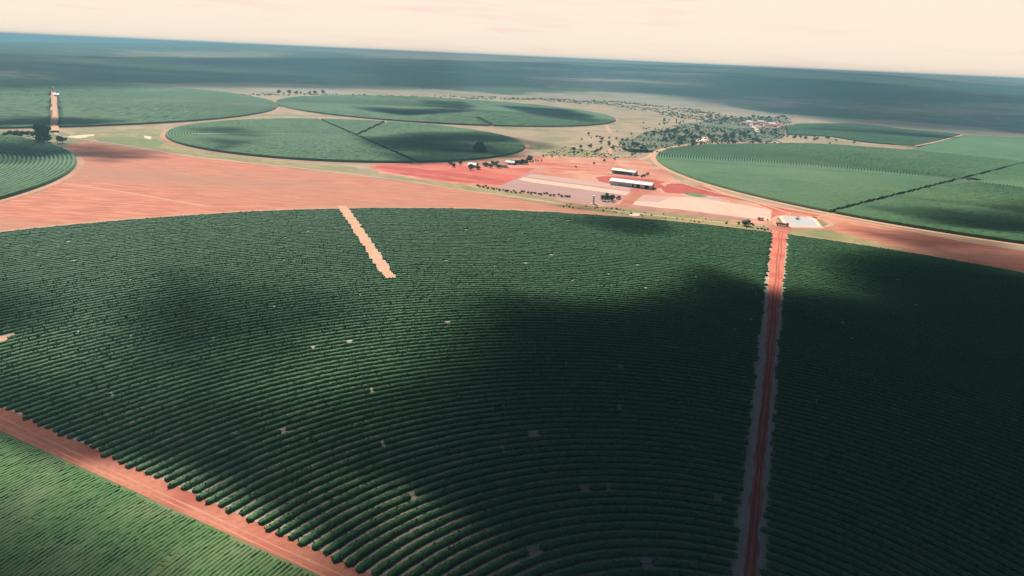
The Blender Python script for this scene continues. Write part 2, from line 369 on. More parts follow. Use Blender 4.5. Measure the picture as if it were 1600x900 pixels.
# long roads
ribbon('road', [(86,207),(92,212),(104,214),(140,219),(200,228),(300,245),(380,254),(470,263),(560,274),(640,284),(720,297),(800,307),(900,322),(1000,334),(1100,345),(1180,352),(1225,356)], 3.6, .18, MT['road'])
ribbon('road', [(84,143),(85,160),(84.5,180),(86,207)], 9, 2.35, MT['road'])
sheet('bare_patch', [(106,214),(130,211),(152,210),(146,213),(122,216)], .19, MT['sand'], rag=4)
ribbon('road', [(1100,289),(1130,302),(1200,320),(1290,337),(1400,357),(1500,376),(1600,392),(1750,422)], 6, .18, MT['road'])
ribbon('road', [(1030,280),(1060,285),(1110,299),(1180,316),(1240,336)], 4, .19, MT['road'])
ribbon('road', [(1240,336),(1275,340),(1298,349),(1290,354),(1230,356)], 4, .185, MT['road'])
ribbon('road', [(1214,353),(1209,345),(1216,338),(1240,336)], 4, .19, MT['road'])
ribbon('road', [(1262,341),(1285,338),(1300,332)], 3.5, .185, MT['road'])
ribbon('road', [(925,247),(950,242),(954,233),(962,230)], 6, .16, MT['road'])
ribbon('road', [(1000,250),(1012,246),(1022,238),(1045,231),(1100,227)], 6, .16, MT['road'])
ribbon('road', [(948,196),(952,205),(958,208)], 7, .16, MT['road'])
ribbon('road', [(1145,191),(1160,193),(1178,199),(1184,206),(1180,206)], 9, .16, MT['sand'])
ribbon('road', [(1220,195),(1235,193)], 9, .16, MT['sand'])
ribbon('road', [(1430,230),(1470,221),(1505,212)], 5, 2.3, MT['road'])
ribbon('road', [(1345,226),(1400,229),(1432,231)], 5, 2.3, MT['road'])
sheet('bare_patch', [(1215,226),(1218,215),(1232,212),(1290,213),(1345,225),(1300,227)], .05, MT['tan'], rag=4)
sheet('bare_patch', [(1085,218),(1100,214),(1112,216),(1110,221),(1090,222)], .05, MT['sand'], smooth=1, rag=4)
sheet('bare_patch', [(1213,220),(1219,225),(1216,226)], .06, MT['sand'], rag=4)
sheet('bare_patch', [(1150,192),(1165,189),(1200,190),(1224,194),(1222,200),(1195,200),(1170,196)], .055, MT['yard'], smooth=1, rag=4)
sheet('bare_patch', [(81,141),(88,141),(89,154),(80,153)], .05, MT['sand'], rag=4)
# ------------------------------------------------------------------ distant circular fields: one crop each, rows as real ridges
GAPS = {}
def corridor(p, q, w0):           # pixel line -> ground line with half width
    a = Vector(G(*p)); b = Vector(G(*q)); return (a, b, w0)
def corr_mask(x, y, c):
    a, b, hw = c; d = b-a; L = d.length; d = d/L
    tx = (x-a.x)*d.x+(y-a.y)*d.y; pr = np.abs(-(x-a.x)*d.y+(y-a.y)*d.x)
    return (tx > 0) & (tx < L) & (pr < hw)
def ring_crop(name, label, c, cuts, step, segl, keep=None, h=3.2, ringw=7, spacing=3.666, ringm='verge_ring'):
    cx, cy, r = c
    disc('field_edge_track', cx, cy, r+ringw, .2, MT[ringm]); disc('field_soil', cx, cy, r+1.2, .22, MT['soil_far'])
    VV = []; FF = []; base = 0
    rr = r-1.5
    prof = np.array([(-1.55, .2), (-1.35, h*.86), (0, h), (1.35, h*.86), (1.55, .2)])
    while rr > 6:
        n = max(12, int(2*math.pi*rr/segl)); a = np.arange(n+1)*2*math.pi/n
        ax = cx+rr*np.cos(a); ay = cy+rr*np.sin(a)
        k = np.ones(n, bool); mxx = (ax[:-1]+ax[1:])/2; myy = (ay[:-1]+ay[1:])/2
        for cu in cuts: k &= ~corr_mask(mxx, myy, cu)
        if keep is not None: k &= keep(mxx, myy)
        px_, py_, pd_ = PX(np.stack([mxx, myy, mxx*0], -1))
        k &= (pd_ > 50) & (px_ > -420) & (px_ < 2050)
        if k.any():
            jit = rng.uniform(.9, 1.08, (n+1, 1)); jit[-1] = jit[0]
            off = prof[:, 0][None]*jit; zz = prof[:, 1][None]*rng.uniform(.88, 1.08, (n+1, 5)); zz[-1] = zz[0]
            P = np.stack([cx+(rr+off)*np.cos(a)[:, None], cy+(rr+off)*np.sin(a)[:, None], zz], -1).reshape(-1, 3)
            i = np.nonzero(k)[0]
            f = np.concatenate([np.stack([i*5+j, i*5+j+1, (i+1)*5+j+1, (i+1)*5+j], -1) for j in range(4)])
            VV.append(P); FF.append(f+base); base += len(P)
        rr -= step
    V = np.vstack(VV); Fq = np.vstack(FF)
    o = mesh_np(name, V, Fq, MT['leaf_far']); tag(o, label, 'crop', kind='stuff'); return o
ring_crop('coffee_field', 'round coffee field crossed by a dark diagonal line in the middle distance', FT,
          [corridor((497,187),(652,256),2.8), corridor((560,213),(607,190),4)], 3.666, 3)
ring_crop('coffee_field', 'farthest round coffee field, beyond the one with the diagonal line', F3, [corridor((745,185),(775,200),5)], 4.8, 10)
ring_crop('coffee_field', 'dark round coffee field cut off by the left edge of the view', F5, [], 3.666, 5)
ring_crop('coffee_field', 'wide flat coffee field with a straight pale road up to a white post', F6, [corridor((84,145),(86,205),7)], 4.8, 10)
P4 = GP([(900,260),(1010,248),(1030,240),(1045,234),(1100,228.5),(1240,225.5),(1345,228),(1427,232),(1505,211.5),(1600,215),(1900,228),(2200,300),(2200,600),(900,400)])
ring_crop('coffee_field', 'large coffee field on the right split by a long dark diagonal gap', F4,
          [corridor((1300,333),(1900,180),2.8), corridor((1506,284),(1530,283),9)], 3.666, 3, keep=lambda x, y: inpoly(x, y, P4), ringw=9, ringm='road')
P8 = GP([(1345,227),(1427,231),(1503,210.5),(1600,214),(2000,226),(2000,300),(1200,290)])
def hatch(name, label, poly, ang, z=1.9):
    P = np.array(poly); u = np.array([math.cos(ang), math.sin(ang)]); v = np.array([-u[1], u[0]])
    s0, s1 = (P@v).min(), (P@v).max(); VV = []; FF = []; base = 0; s_ = s0
    e0, e1 = (P@u).min(), (P@u).max(); L = np.arange(e0, e1, 9.)
    while s_ < s1:
        cx = L[:, None]*u[0]+s_*v[0]; cy = L[:, None]*u[1]+s_*v[1]
        k = inpoly((cx[:-1, 0]+cx[1:, 0])/2, (cy[:-1, 0]+cy[1:, 0])/2, poly)
        if k.any():
            pr = np.array([(-1.7, .2), (-1.4, .86*z), (0, z), (1.4, .86*z), (1.7, .2)])
            Pp = np.stack([cx+pr[:, 0]*v[0], cy+pr[:, 0]*v[1], pr[:, 1][None]*rng.uniform(.88, 1.1, (len(L), 5))], -1).reshape(-1, 3)
            i = np.nonzero(k)[0]
            FF.append(np.concatenate([np.stack([i*5+j, (i+1)*5+j, (i+1)*5+j+1, i*5+j+1], -1) for j in range(4)])+base); VV.append(Pp); base += len(Pp)
        s_ += 4.4
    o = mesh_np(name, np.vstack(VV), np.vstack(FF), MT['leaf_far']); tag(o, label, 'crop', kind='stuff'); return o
PW = [(1228,199),(1245,194),(1330,193),(1420,203),(1500,210),(1430,230),(1345,222),(1300,214),(1232,211)]
sheet('field_soil', PW, .08, MT['soil_far'])
hatch('coffee_field', 'wedge of crop beside the tree dotted strip on the right', GP(PW), R(40))
inF4 = lambda x, y: (x-F4[0])**2+(y-F4[1])**2 < (F4[2]+2)**2
PE = [p for p in [(1505,212),(1600,216),(1750,222),(1750,262),(1600,262),(1560,262),(1500,250),(1400,236),(1432,233)]]
pe = GP(PE); sheet('field_soil', PE, .09, MT['soil_far'])
hatch('coffee_field', 'pale green crop between the large right hand field and the dark woods', pe, R(75))
# ------------------------------------------------------------------ main field
disc('field_edge_track', MC[0], MC[1], MR+7, .24, MT['verge_ring'], 400)
disc('field_soil', MC[0], MC[1], MR+.5, .26, MT['gap'], 400)
def ext(p, q, k):                 # extend p beyond q in ground space
    a = Vector(G(*p)); b = Vector(G(*q)); return tuple(b+(b-a)*k)
upL = [(0,643),(123,702),(203,738),(267,770),(337,800),(398,830),(417,834),(497,873),(533,888)]
loL = [(0,670),(80,712),(200,767),(267,797),(333,827),(400,853),(447,873),(493,897)]
def cline(px):
    P = np.array(GP(px)); c = P.mean(0); u_, s_, vt = np.linalg.svd(P-c); d = vt[0]; return c, d
cu, du = cline(upL); cl, dl = cline(loL)
if du[0] > 0: du = -du            # pointing to the far left
if dl[0] > 0: dl = -dl
nu = np.array([-du[1], du[0]]); nu = nu if nu@(cu-cl) > 0 else -nu; A0 = cu-du*150+nu*2.2; A1 = cu+du*560+nu*2.2; B0 = cl-dl*150; B1 = cl+dl*560
leftroad = [tuple(A0), tuple(A1), tuple(B1), tuple(B0)]
cr_l, dcl = cline([(1206,366),(1197,470),(1178,600),(1144,890)]); cr_r, dcr = cline([(1229,368),(1223,470),(1212,600),(1188,890)])
if dcl[1] < 0: dcl = -dcl
if dcr[1] < 0: dcr = -dcr
def along(c, d, yv): return tuple(c+d*((yv-c[1])/d[1]))
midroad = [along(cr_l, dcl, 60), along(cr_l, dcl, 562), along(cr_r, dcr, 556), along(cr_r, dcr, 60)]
strip = GP([(527,322),(541,322),(618,434),(601,435)])
slot = GP([(-60,538),(0,527),(22,522),(26,526),(0,535),(-60,550)])
o = sheet('left_track', leftroad, .30, MT['track'], px=False)
inset = lambda p, q, t: (p[0]*(1-t)+q[0]*t, p[1]*(1-t)+q[1]*t)
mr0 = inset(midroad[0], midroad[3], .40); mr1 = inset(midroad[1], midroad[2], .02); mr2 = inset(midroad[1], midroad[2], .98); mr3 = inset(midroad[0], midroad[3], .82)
nseg = 140; V = []
for i in range(nseg+1):
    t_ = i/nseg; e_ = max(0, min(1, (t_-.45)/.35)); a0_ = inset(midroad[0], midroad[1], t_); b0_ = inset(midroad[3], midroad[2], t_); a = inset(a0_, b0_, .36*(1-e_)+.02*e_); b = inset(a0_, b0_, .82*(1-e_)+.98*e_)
    wob = .35*math.sin(i*.9)+random.uniform(-.5, .5)
    V += [(a[0]+wob, a[1], .30), (b[0]+random.uniform(-.5, .5), b[1], .30)]
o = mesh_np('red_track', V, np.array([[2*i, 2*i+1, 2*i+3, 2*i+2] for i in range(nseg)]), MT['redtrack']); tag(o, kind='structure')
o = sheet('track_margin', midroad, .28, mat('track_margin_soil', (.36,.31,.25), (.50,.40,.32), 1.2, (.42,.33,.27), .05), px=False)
sheet('bare_strip', strip, .28, MT['road'], px=False); sheet('bare_patch', slot, .28, MT['road'], px=False)
sheet('road_junction', [(1206,366),(1229,368),(1240,358),(1232,353),(1210,352),(1196,357)], .20, MT['track'], smooth=1)
MT['rut'] = mat('worn_rut', (.42,.17,.115), (.54,.25,.17), .35)
MT['rutdark'] = mat('dark_rut', (.30,.07,.05), (.40,.12,.08), .4)  # darker, redder version of the rut colour
cm_ = (cu+cl)/2
for k_, w_, mm in ((-1.5, .55, 'rut'), (.7, .5, 'rut')):
    ribbon('wheel_rut', [tuple(cm_+nu*(k_+.3*math.sin(q_*.8+k_))+du*(q_*28-120)) for q_ in range(24)], w_, .305+.003*abs(k_), MT[mm], px=False, jag=.95)
for f_, w_, mm in ((.50, .9, 'rutdark'), (.68, .7, 'rutdark')):
    ribbon('wheel_rut', [inset(inset(midroad[0], midroad[1], q_/30), inset(midroad[3], midroad[2], q_/30), f_+.03*math.sin(q_*1.3+f_*9)) for q_ in range(3, 31)], w_, .305+.004*f_, MT[mm], px=False, jag=.6)
# coffee rows: each uninterrupted hedge is an object of its own
SP = 3.666; R0 = 91.733
stripdir = (Vector(G(609,434))-Vector(MC)).normalized(); strip_r = (Vector(G(609,434))-Vector(MC)).length
prof = np.array([(-.86, .02), (-.98, .42), (-.74, .86), (0, 1.08), (.74, .86), (.98, .42), (.86, .02)]); NP = 7
LAB = {
 'wide': ('long coffee hedge curving between the orange track and the red track', 'coffee hedges between the two tracks'),
 'a': ('coffee hedge in the outer field left of the short bare strip', 'coffee hedges left of the short bare strip'),
 'b': ('coffee hedge in the outer field between the short bare strip and the red track', 'coffee hedges right of the short bare strip'),
 'r': ('coffee hedge on the right of the red track', 'coffee hedges right of the red track')}
nrow = 0
def bumpnoise(n, per):
    m_ = int(n/per)+3; a = rng.normal(0, 1, m_); x = np.arange(n)/per; i = x.astype(int); f = x-i
    return a[i]*(1-f)+a[i+1]*f
gapspots = [(595,692),(648,780),(783,700),(912,762),(950,760),(1122,782),(832,678),(985,507),(970,576),(440,672),(835,862),(848,868),(490,545),(545,535),(640,660),(700,505),(1010,880)]
gapw = [Vector(G(*q)) for q in gapspots]
n = -13
while R0+n*SP+SP/2 < MR-1:
    r = R0+n*SP+SP/2
    seg = .62 if r < 215 else (.9 if r < 320 else 1.35)
    na = int(2*math.pi*r/seg); a = np.arange(na)*2*math.pi/na
    ax = MC[0]+r*np.cos(a); ay = MC[1]+r*np.sin(a)
    px_, py_, pd_ = PX(np.stack([ax, ay, ax*0], -1))
    k = (pd_ > 20) & (px_ > -260) & (px_ < 1860) & (py_ < 1010)
    side = (ax-cu[0])*du[1]-(ay-cu[1])*du[0]
    right_of_left = side > 0 if ((MC[0]+300-cu[0])*du[1]-(MC[1]+300-cu[1])*du[0]) > 0 else side < 0
    jl = random.uniform(-1.1, 1.1)
    k &= right_of_left & (np.abs(side) > 1.2+jl)
    k &= ~inpoly(ax+jl*.8, ay, midroad) & ~inpoly(ax+jl*.5, ay, strip) & ~inpoly(ax, ay, slot)
    gapk = np.ones(na, bool)
    for gpt in gapw: gapk &= ~(np.hypot(ax-gpt.x, ay-gpt.y) < 1.25+.5*random.random())
    ng = int(2*math.pi*r/800)
    for _ in range(ng):
        j = random.randrange(na); w_ = random.randint(1, 2); gapk[j:j+w_] = False
    ii = np.nonzero(k)[0]
    # contiguous runs (angles that wrap round are outside the view)
    runs = np.split(ii, np.nonzero(np.diff(ii) > 1)[0]+1) if len(ii) else []
    for run in runs:
        if len(run) < 5: continue
        m_ = len(run); aa = a[run]
        mid = (ax[run[m_//2]], ay[run[m_//2]])
        lum = bumpnoise(m_, 1.1/seg+.3)*.07+bumpnoise(m_, 9)*.04
        wv = 1+lum+rng.normal(0, .04, m_); hv = 1+bumpnoise(m_, 1.1/seg+.3)*.08+bumpnoise(m_, 12)*.05
        hole = ~gapk[run]; wv = np.where(hole, .12, wv); hv = np.where(hole, .06, hv)
        wv[0] *= .7; wv[-1] *= .7; hv[0] *= .75; hv[-1] *= .75
        sway = bumpnoise(m_, 14)*.09
        off = prof[:, 0][None]*wv[:, None]*(1+rng.normal(0, .07, (m_, NP)))+sway[:, None]
        zz = prof[:, 1][None]*hv[:, None]*(1+rng.normal(0, .06, (m_, NP)))+.26
        al = rng.normal(0, .14, (m_, NP))*seg/r
        P = np.stack([MC[0]+(r+off)*np.cos(aa[:, None]+al), MC[1]+(r+off)*np.sin(aa[:, None]+al), zz], -1).reshape(-1, 3)
        i = np.arange(m_-1)
        f = np.concatenate([np.stack([i*NP+j, i*NP+j+1, (i+1)*NP+j+1, (i+1)*NP+j], -1) for j in range(NP-1)])
        e = (m_-1)*NP
        caps = np.array([[0, 6, 5, 1], [1, 5, 4, 2], [2, 4, 3, 3], [e, e+1, e+5, e+6], [e+1, e+2, e+4, e+5], [e+2, e+3, e+3, e+4]])
        caps = caps[[0, 1, 3, 4]]
        c0 = Vector((mid[0], mid[1], 0)); P -= np.array([c0.x, c0.y, 0])
        FA = np.vstack([f, caps])
        # leafy sprays standing out of the hedge where it is near enough to see them
        dn = math.hypot(*mid); per = 5.5 if dn < 300 else (2.5 if dn < 420 else 1.2)
        nq = int(m_*seg*per); solid = np.nonzero(~hole)[0]
        if nq and len(solid) > 2:
            ci = rng.choice(solid, nq); pj = rng.integers(0, NP-1, nq); tt = rng.random(nq)[:, None]
            ctr = P.reshape(m_, NP, 3)[ci, pj]*(1-tt)+P.reshape(m_, NP, 3)[ci, pj+1]*tt
            ctr = ctr+rng.normal(0, .10, (nq, 3))+np.array([0, 0, .06]); sz = rng.uniform(.13, .36, nq)[:, None]*(1 if dn < 300 else 1.4)
            u_ = rng.normal(0, 1, (nq, 3)); u_ /= np.linalg.norm(u_, axis=1)[:, None]; v_ = np.cross(u_, rng.normal(0, 1, (nq, 3))); v_ /= np.linalg.norm(v_, axis=1)[:, None]
            Q = np.stack([ctr-u_*sz-v_*sz*.6, ctr+u_*sz-v_*sz*.6, ctr+u_*sz*.7+v_*sz*.7, ctr-u_*sz*.7+v_*sz*.7], 1).reshape(-1, 3)
            FA = np.vstack([FA, np.arange(nq*4).reshape(-1, 4)+len(P)]); P = np.vstack([P, Q])
        o = mesh_np('coffee_row', P, FA, MT['leaf']); o.location = c0
        d_ = Vector(mid)-Vector(MC)
        xm = float(PX(np.array([[mid[0], mid[1], 0]]))[0][0])
        road_x = along(cr_l, dcl, mid[1])[0]
        sec = 'r' if mid[0] > road_x else ('wide' if r < strip_r-1 else ('a' if stripdir.cross(d_) > 0 else 'b'))
        lb, gr = LAB[sec]
        if R0+(n+1)*SP+SP/2 >= MR-1:
            lb = {'a': 'outermost coffee hedge left of the short bare strip, along the pink soil', 'b': 'outermost coffee hedge between the short bare strip and the red track', 'r': 'outermost coffee hedge right of the red track'}.get(sec, lb)
        tag(o, lb, 'coffee hedge', gr); nrow += 1
    n += 1
print('coffee rows', nrow)
# young crop, lower left
gp = [tuple(B0), tuple(B1), (B1[0]-400, B1[1]-500), (B0[0]-200, B0[1]-200)]
sheet('young_crop_ground', gp, .285, MT['grass'], px=False)
VV = []; FF = []; base = 0
cc = Vector(MC)
sgn = 1 if ((gp[2][0]-cl[0])*dl[1]-(gp[2][1]-cl[1])*dl[0]) > 0 else -1
for rr in np.arange(60, 340, 1.22):
    na = int(2*math.pi*rr/.8); a = np.arange(na)*2*math.pi/na
    ax = MC[0]+rr*np.cos(a); ay = MC[1]+rr*np.sin(a)
    px_, py_, pd_ = PX(np.stack([ax, ay, ax*0], -1))
    sd_ = ((ax-cl[0])*dl[1]-(ay-cl[1])*dl[0])*sgn
    k = (pd_ > 20) & (px_ > -300) & (px_ < 900) & (py_ < 1050) & (sd_ > .2+rng.random()*.8)
    dens = .6*vnoise(a*rr/16+50, rr/1.9+a*0, 21, 3, .6)+.4*vnoise(a*rr/45+50, rr/7+a*0, 22, 3, .6); k &= dens > .22+rng.normal(0, .06, na)
    i = np.nonzero(k[:-1])[0]
    if not len(i): continue
    hh = .34*(.5+dens)*rng.uniform(.6, 1.35, na)
    pr = np.array([(-.48, 0), (-.25, .8), (.28, .9), (.50, 0)])
    P = np.stack([MC[0]+(rr+pr[:, 0][None]+rng.normal(0, .09, (na, 4)))*np.cos(a)[:, None],
                  MC[1]+(rr+pr[:, 0][None])*np.sin(a)[:, None], pr[:, 1][None]*hh[:, None]+.29], -1)
    use = np.unique(np.concatenate([i, i+1])); remap = -np.ones(na, int); remap[use] = np.arange(len(use))
    P = P[use].reshape(-1, 3); i0 = remap[i]; i1 = remap[i+1]
    FF.append(np.concatenate([np.stack([i0*4+j, i0*4+j+1, i1*4+j+1, i1*4+j], -1) for j in range(3)])+base)
    VV.append(P); base += len(P)
o = mesh_np('young_crop', np.vstack(VV), np.vstack(FF), MT['crop']); tag(o, 'low bright green young crop below the orange track', 'crop', kind='stuff')
# ------------------------------------------------------------------ trees
def crown_mesh(name, w_, h_, n, size, seed, lobes=7, m='tree', tall=False):
    r = np.random.default_rng(seed); C = []
    for i in range(lobes):
        a = r.uniform(0, 2*math.pi); q = r.uniform(.1, .62)
        C.append((q*w_/2*math.cos(a), q*w_/2*math.sin(a), h_*r.uniform(.25 if not tall else .1, .8), r.uniform(.22, .42)*(w_ if not tall else w_*1.1)))
    V = []; Fc = []
    for i in range(n):
        c = C[r.integers(lobes)]; d = r.normal(size=3); d /= np.linalg.norm(d); rad = c[3]*r.uniform(.55, 1.05)
        p = np.array(c[:3])+d*rad*np.array([1, 1, .75]); nrm = d+r.normal(0, .5, 3); nrm /= np.linalg.norm(nrm)
        u_ = np.cross(nrm, [0, 0, 1.01]); u_ /= np.linalg.norm(u_); v_ = np.cross(nrm, u_); s_ = size*r.uniform(.6, 1.3)
        b_ = len(V)
        V += [p-u_*s_-v_*s_*.6, p+u_*s_-v_*s_*.5, p+u_*s_*.7+v_*s_, p-u_*s_*.8+v_*s_*.8]; Fc.append([b_, b_+1, b_+2, b_+3])
    o = mesh_np(name, np.array(V), np.array(Fc), MT[m], link=False); return o.data
def trunk_mesh(name, h_, r0):
    mb = MB(); mb.tube((0,0,-.3), (0.05*h_,.03*h_,h_*.55), r0, r0*.6, 7)
    for i in range(4):
        a = i*1.7+.4; mb.tube((.04*h_,.02*h_,h_*(.38+.04*i)), (h_*.22*math.cos(a), h_*.22*math.sin(a), h_*.78), r0*.4, r0*.15, 5)
    o = mesh_np(name, mb.V, mb.F, MT['bark'], link=False); return o.data
TK = []
for i in range(5):
    TK.append((crown_mesh('crown', 4.2+.9*(i%3), 3.0+.5*(i%2), 260, .5, 30+i), trunk_mesh('trunk', 4.2, .22)))
BIG = (crown_mesh('crown', 13, 11, 900, .85, 50, 12), trunk_mesh('trunk', 11, .55))
TALL = [(crown_mesh('crown', 7, 15, 600, .9, 60+i, 12, tall=True), trunk_mesh('trunk', 14, .35)) for i in range(2)]
BUSH = [(crown_mesh('crown', 3.2, 1.8, 150, .4, 70+i, 5), trunk_mesh('trunk', 1.4, .12)) for i in range(2)]
GREYT = [(crown_mesh('crown', 5.5, 5.5, 170, .5, 80+i, 8, tall=True), trunk_mesh('trunk', 6, .22)) for i in range(2)]
def tree(kind, loc, sc, label, cat='tree', group=None, name=None, lift=None):
    cm, tm = kind
    root = empty(name or 'tree', (loc[0], loc[1], loc[2] if len(loc) > 2 else 0.05), random.uniform(0, 6.28)); root.scale = (sc, sc, sc*random.uniform(.9, 1.12))
    c = bpy.data.objects.new('crown', cm); S.collection.objects.link(c); c.parent = root
    c.location = (0, 0, lift if lift is not None else 1.6)
    tr = bpy.data.objects.new('trunk', tm); S.collection.objects.link(tr); tr.parent = root
    tag(root, label, cat, group); return root
tree(BIG, (*G(750,240), .25), 1.25, 'lone large dark tree standing inside the round coffee field', name='lone_tree', lift=2.5)
for q, dx in (((748,230), 9), ((764,239), 8)):
    c_ = G(*q); sheet('clearing', [(c_[0]-dx*.6, c_[1]-5), (c_[0]+dx*.6, c_[1]-4), (c_[0]+dx*.5, c_[1]+5), (c_[0]-dx*.5, c_[1]+4)], 2.2, MT['sand'], px=False)
for i, (x, y, s_) in enumerate([(62,222,1.1),(68,224,1.3),(75,222,1.15),(70,218,1.2),(65,217,1.1)]):
    tree(TALL[i % 2], G(x, y), s_, 'tall dark tree in the tight clump at the top left, beside the round field', group='tall tree clump by the left road', lift=2)
for i in range(9):
    tree(TK[i % 5], G(8+i*7+random.uniform(-3, 3), 213+random.uniform(-1.5, 2)), random.uniform(1.1, 1.6), 'small tree in the green patch left of the tall dark clump', group='small trees left of the tall clump')
tree(TK[2], G(98,224), 1.7, 'low wide tree right of the tall dark clump, at the field rim')
tree(BUSH[0], G(1164,353), 2.6, 'single dark green bush on the grass verge at the edge of the main field', 'bush', name='bush', lift=.6)
# farmstead trees near the round field
tree(BIG, G(827,252), .55, 'round dark tree at the right end of the farmstead hedge', lift=2)
for i, x in enumerate(np.linspace(798, 822, 9)):
    tree(TK[i % 5], G(x, 256.5), 1.25, 'dark tree in the clipped line behind the farmstead', group='trees lined up behind the farmstead', lift=.8)
for i in range(22):
    x = random.uniform(700, 800); y = np.interp(x, [700, 740, 800], [255, 262, 256])+random.uniform(-2, 5)
    tree(TK[i % 5], G(x, y), random.uniform(.7, 1.25), 'garden tree among the farmstead huts at the rim of the round field', group='farmstead garden trees', lift=1)
for i, x in enumerate([833, 837, 841, 846]):
    tree(BUSH[i % 2], G(x, 252), .9, 'tiny sapling in the row right of the round dark tree', group='saplings by the round dark tree', lift=.4)
for i in range(34):
    x = 745+i*4.4+random.uniform(-1.6, 1.6); y = np.interp(x, [745, 800, 890], [292, 300, 309])+random.uniform(-1.5, 1.5)
    tree(BUSH[i % 2], G(x, y), random.uniform(.6, 1.05), 'small dark shrub dotted along the lower edge of the drying yard', 'shrub', 'shrubs along the drying yard', name='shrub', lift=.4)
for i, (x, y) in enumerate([(941,314),(946,315),(950,314),(954,315),(957,313),(948,311)]):
    tree(GREYT[i % 2], G(x, y), random.uniform(.75, 1.05), 'greyish tree in the clump between the two drying yards', group='grey trees between the drying yards', lift=1)
for i in range(60):
    x = random.uniform(880, 1205); y = np.interp(x, [640, 760, 900, 1060, 1225], [282, 300, 323.5, 341, 361])+random.uniform(-3.5, 3.5)
    tree(BUSH[i % 2], G(x, y), random.uniform(.3, .8), 'low weedy tuft on the grass verge above the main field', 'bush', 'weedy tufts on the verge', name='bush', lift=.1)
for i, (x, y) in enumerate([(1007,275.5),(1012,274),(1003,277),(960,250),(944,252),(900,262),(928,256)]):
    tree(BUSH[i % 2], G(x, y), random.uniform(.9, 1.5), 'stray shrub on the bare orange ground round the sheds', 'shrub', 'stray shrubs round the sheds', name='shrub', lift=.4)
# savanna trees
def scatter(poly, n, lo, hi, label, group, cat='tree'):
    P = GP(poly); xs = [p[0] for p in P]; ys = [p[1] for p in P]; c = 0; tries = 0
    while c < n and tries < 20000:
        tries += 1
        q = (random.uniform(min(xs), max(xs)), random.uniform(min(ys), max(ys)))
        if inpoly([q[0]], [q[1]], P)[0] and vnoise(np.array([q[0]/70]), np.array([q[1]/70]), 33)[0] > random.uniform(.3, .6):
            tree(TK[c % 5], q, random.uniform(lo, hi), label, cat, group, lift=1.3); c += 1
scatter([(985,232),(1000,212),(1080,200),(1130,205),(1210,206),(1216,224),(1110,227),(1040,234)], 125, .7, 1.7, 'savanna tree in the scrub behind the large right hand field', 'savanna trees in the scrub belt')
scatter([(820,236),(900,212),(980,196),(1090,180),(1190,187),(1060,200),(985,222),(940,244)], 80, .45, 1.1, 'small tree dotted over the dry plain left of the scrub belt', 'trees dotted over the dry plain')
scatter([(1120,196),(1140,184),(1235,183),(1240,192),(1150,193)], 26, 1.0, 1.9, 'tree standing behind the far hamlet', 'trees behind the far hamlet')
scatter([(880,246),(880,232),(990,226),(1020,236),(990,244)], 22, .6, 1.2, 'scattered tree on the dry pasture behind the farmyard', 'trees on the dry pasture')
scatter([(1220,226),(1222,214),(1290,214),(1345,226)], 16, .7, 1.2, 'tree on the pale strip above the large right hand field', 'trees on the pale strip')
for i, x in enumerate([436, 452, 462, 470, 484, 492, 505]):
    tree(TK[i % 5], G(x, 147.5), random.uniform(1.4, 2.2), 'far tree on the pale rise beyond the upper left fields', group='far trees on the pale rise')
# continuous scrub as one mass
VV = []; n_ = 0
SPY = [GP([(955,228),(1000,208),(1060,196),(1120,184),(1240,183),(1228,215),(1216,226),(1100,228),(1040,237),(980,243)]), GP([(300,150),(430,146),(800,152),(960,158),(1080,170),(1160,182),(1100,192),(960,166),(830,157),(500,149)]), GP([(840,246),(880,230),(960,235),(1000,247)])]
for poly, cnt, hs in zip(SPY, (2200, 1500, 250), (1.1, 1.6, .7)):
    xs = [p[0] for p in poly]; ys = [p[1] for p in poly]
    qx = rng.uniform(min(xs), max(xs), cnt*5); qy = rng.uniform(min(ys), max(ys), cnt*5)
    k = inpoly(qx, qy, poly) & (vnoise(qx/60, qy/60, 41) > .44); qx = qx[k][:cnt]; qy = qy[k][:cnt]
    for x, y in zip(qx, qy):
        s_ = rng.uniform(.5, 1.5)*hs
        for j in range(9):
            p = np.array([x, y, s_*.55])+rng.normal(0, s_*.55, 3)*[1, 1, .45]; a_ = rng.uniform(0, 3.14); b_ = rng.uniform(-.9, .9)
            u_ = np.array([math.cos(a_), math.sin(a_), 0])*s_*.5; v_ = np.array([-math.sin(a_)*math.sin(b_), math.cos(a_)*math.sin(b_), math.cos(b_)])*s_*.5
            VV += [p-u_-v_, p+u_-v_*.8, p+u_*.8+v_, p-u_*.9+v_]
o = mesh_np('scrub', np.array(VV), np.arange(len(VV)).reshape(-1, 4), MT['scrub']); tag(o, 'grey green savanna scrub between the fields', 'scrub', kind='stuff')
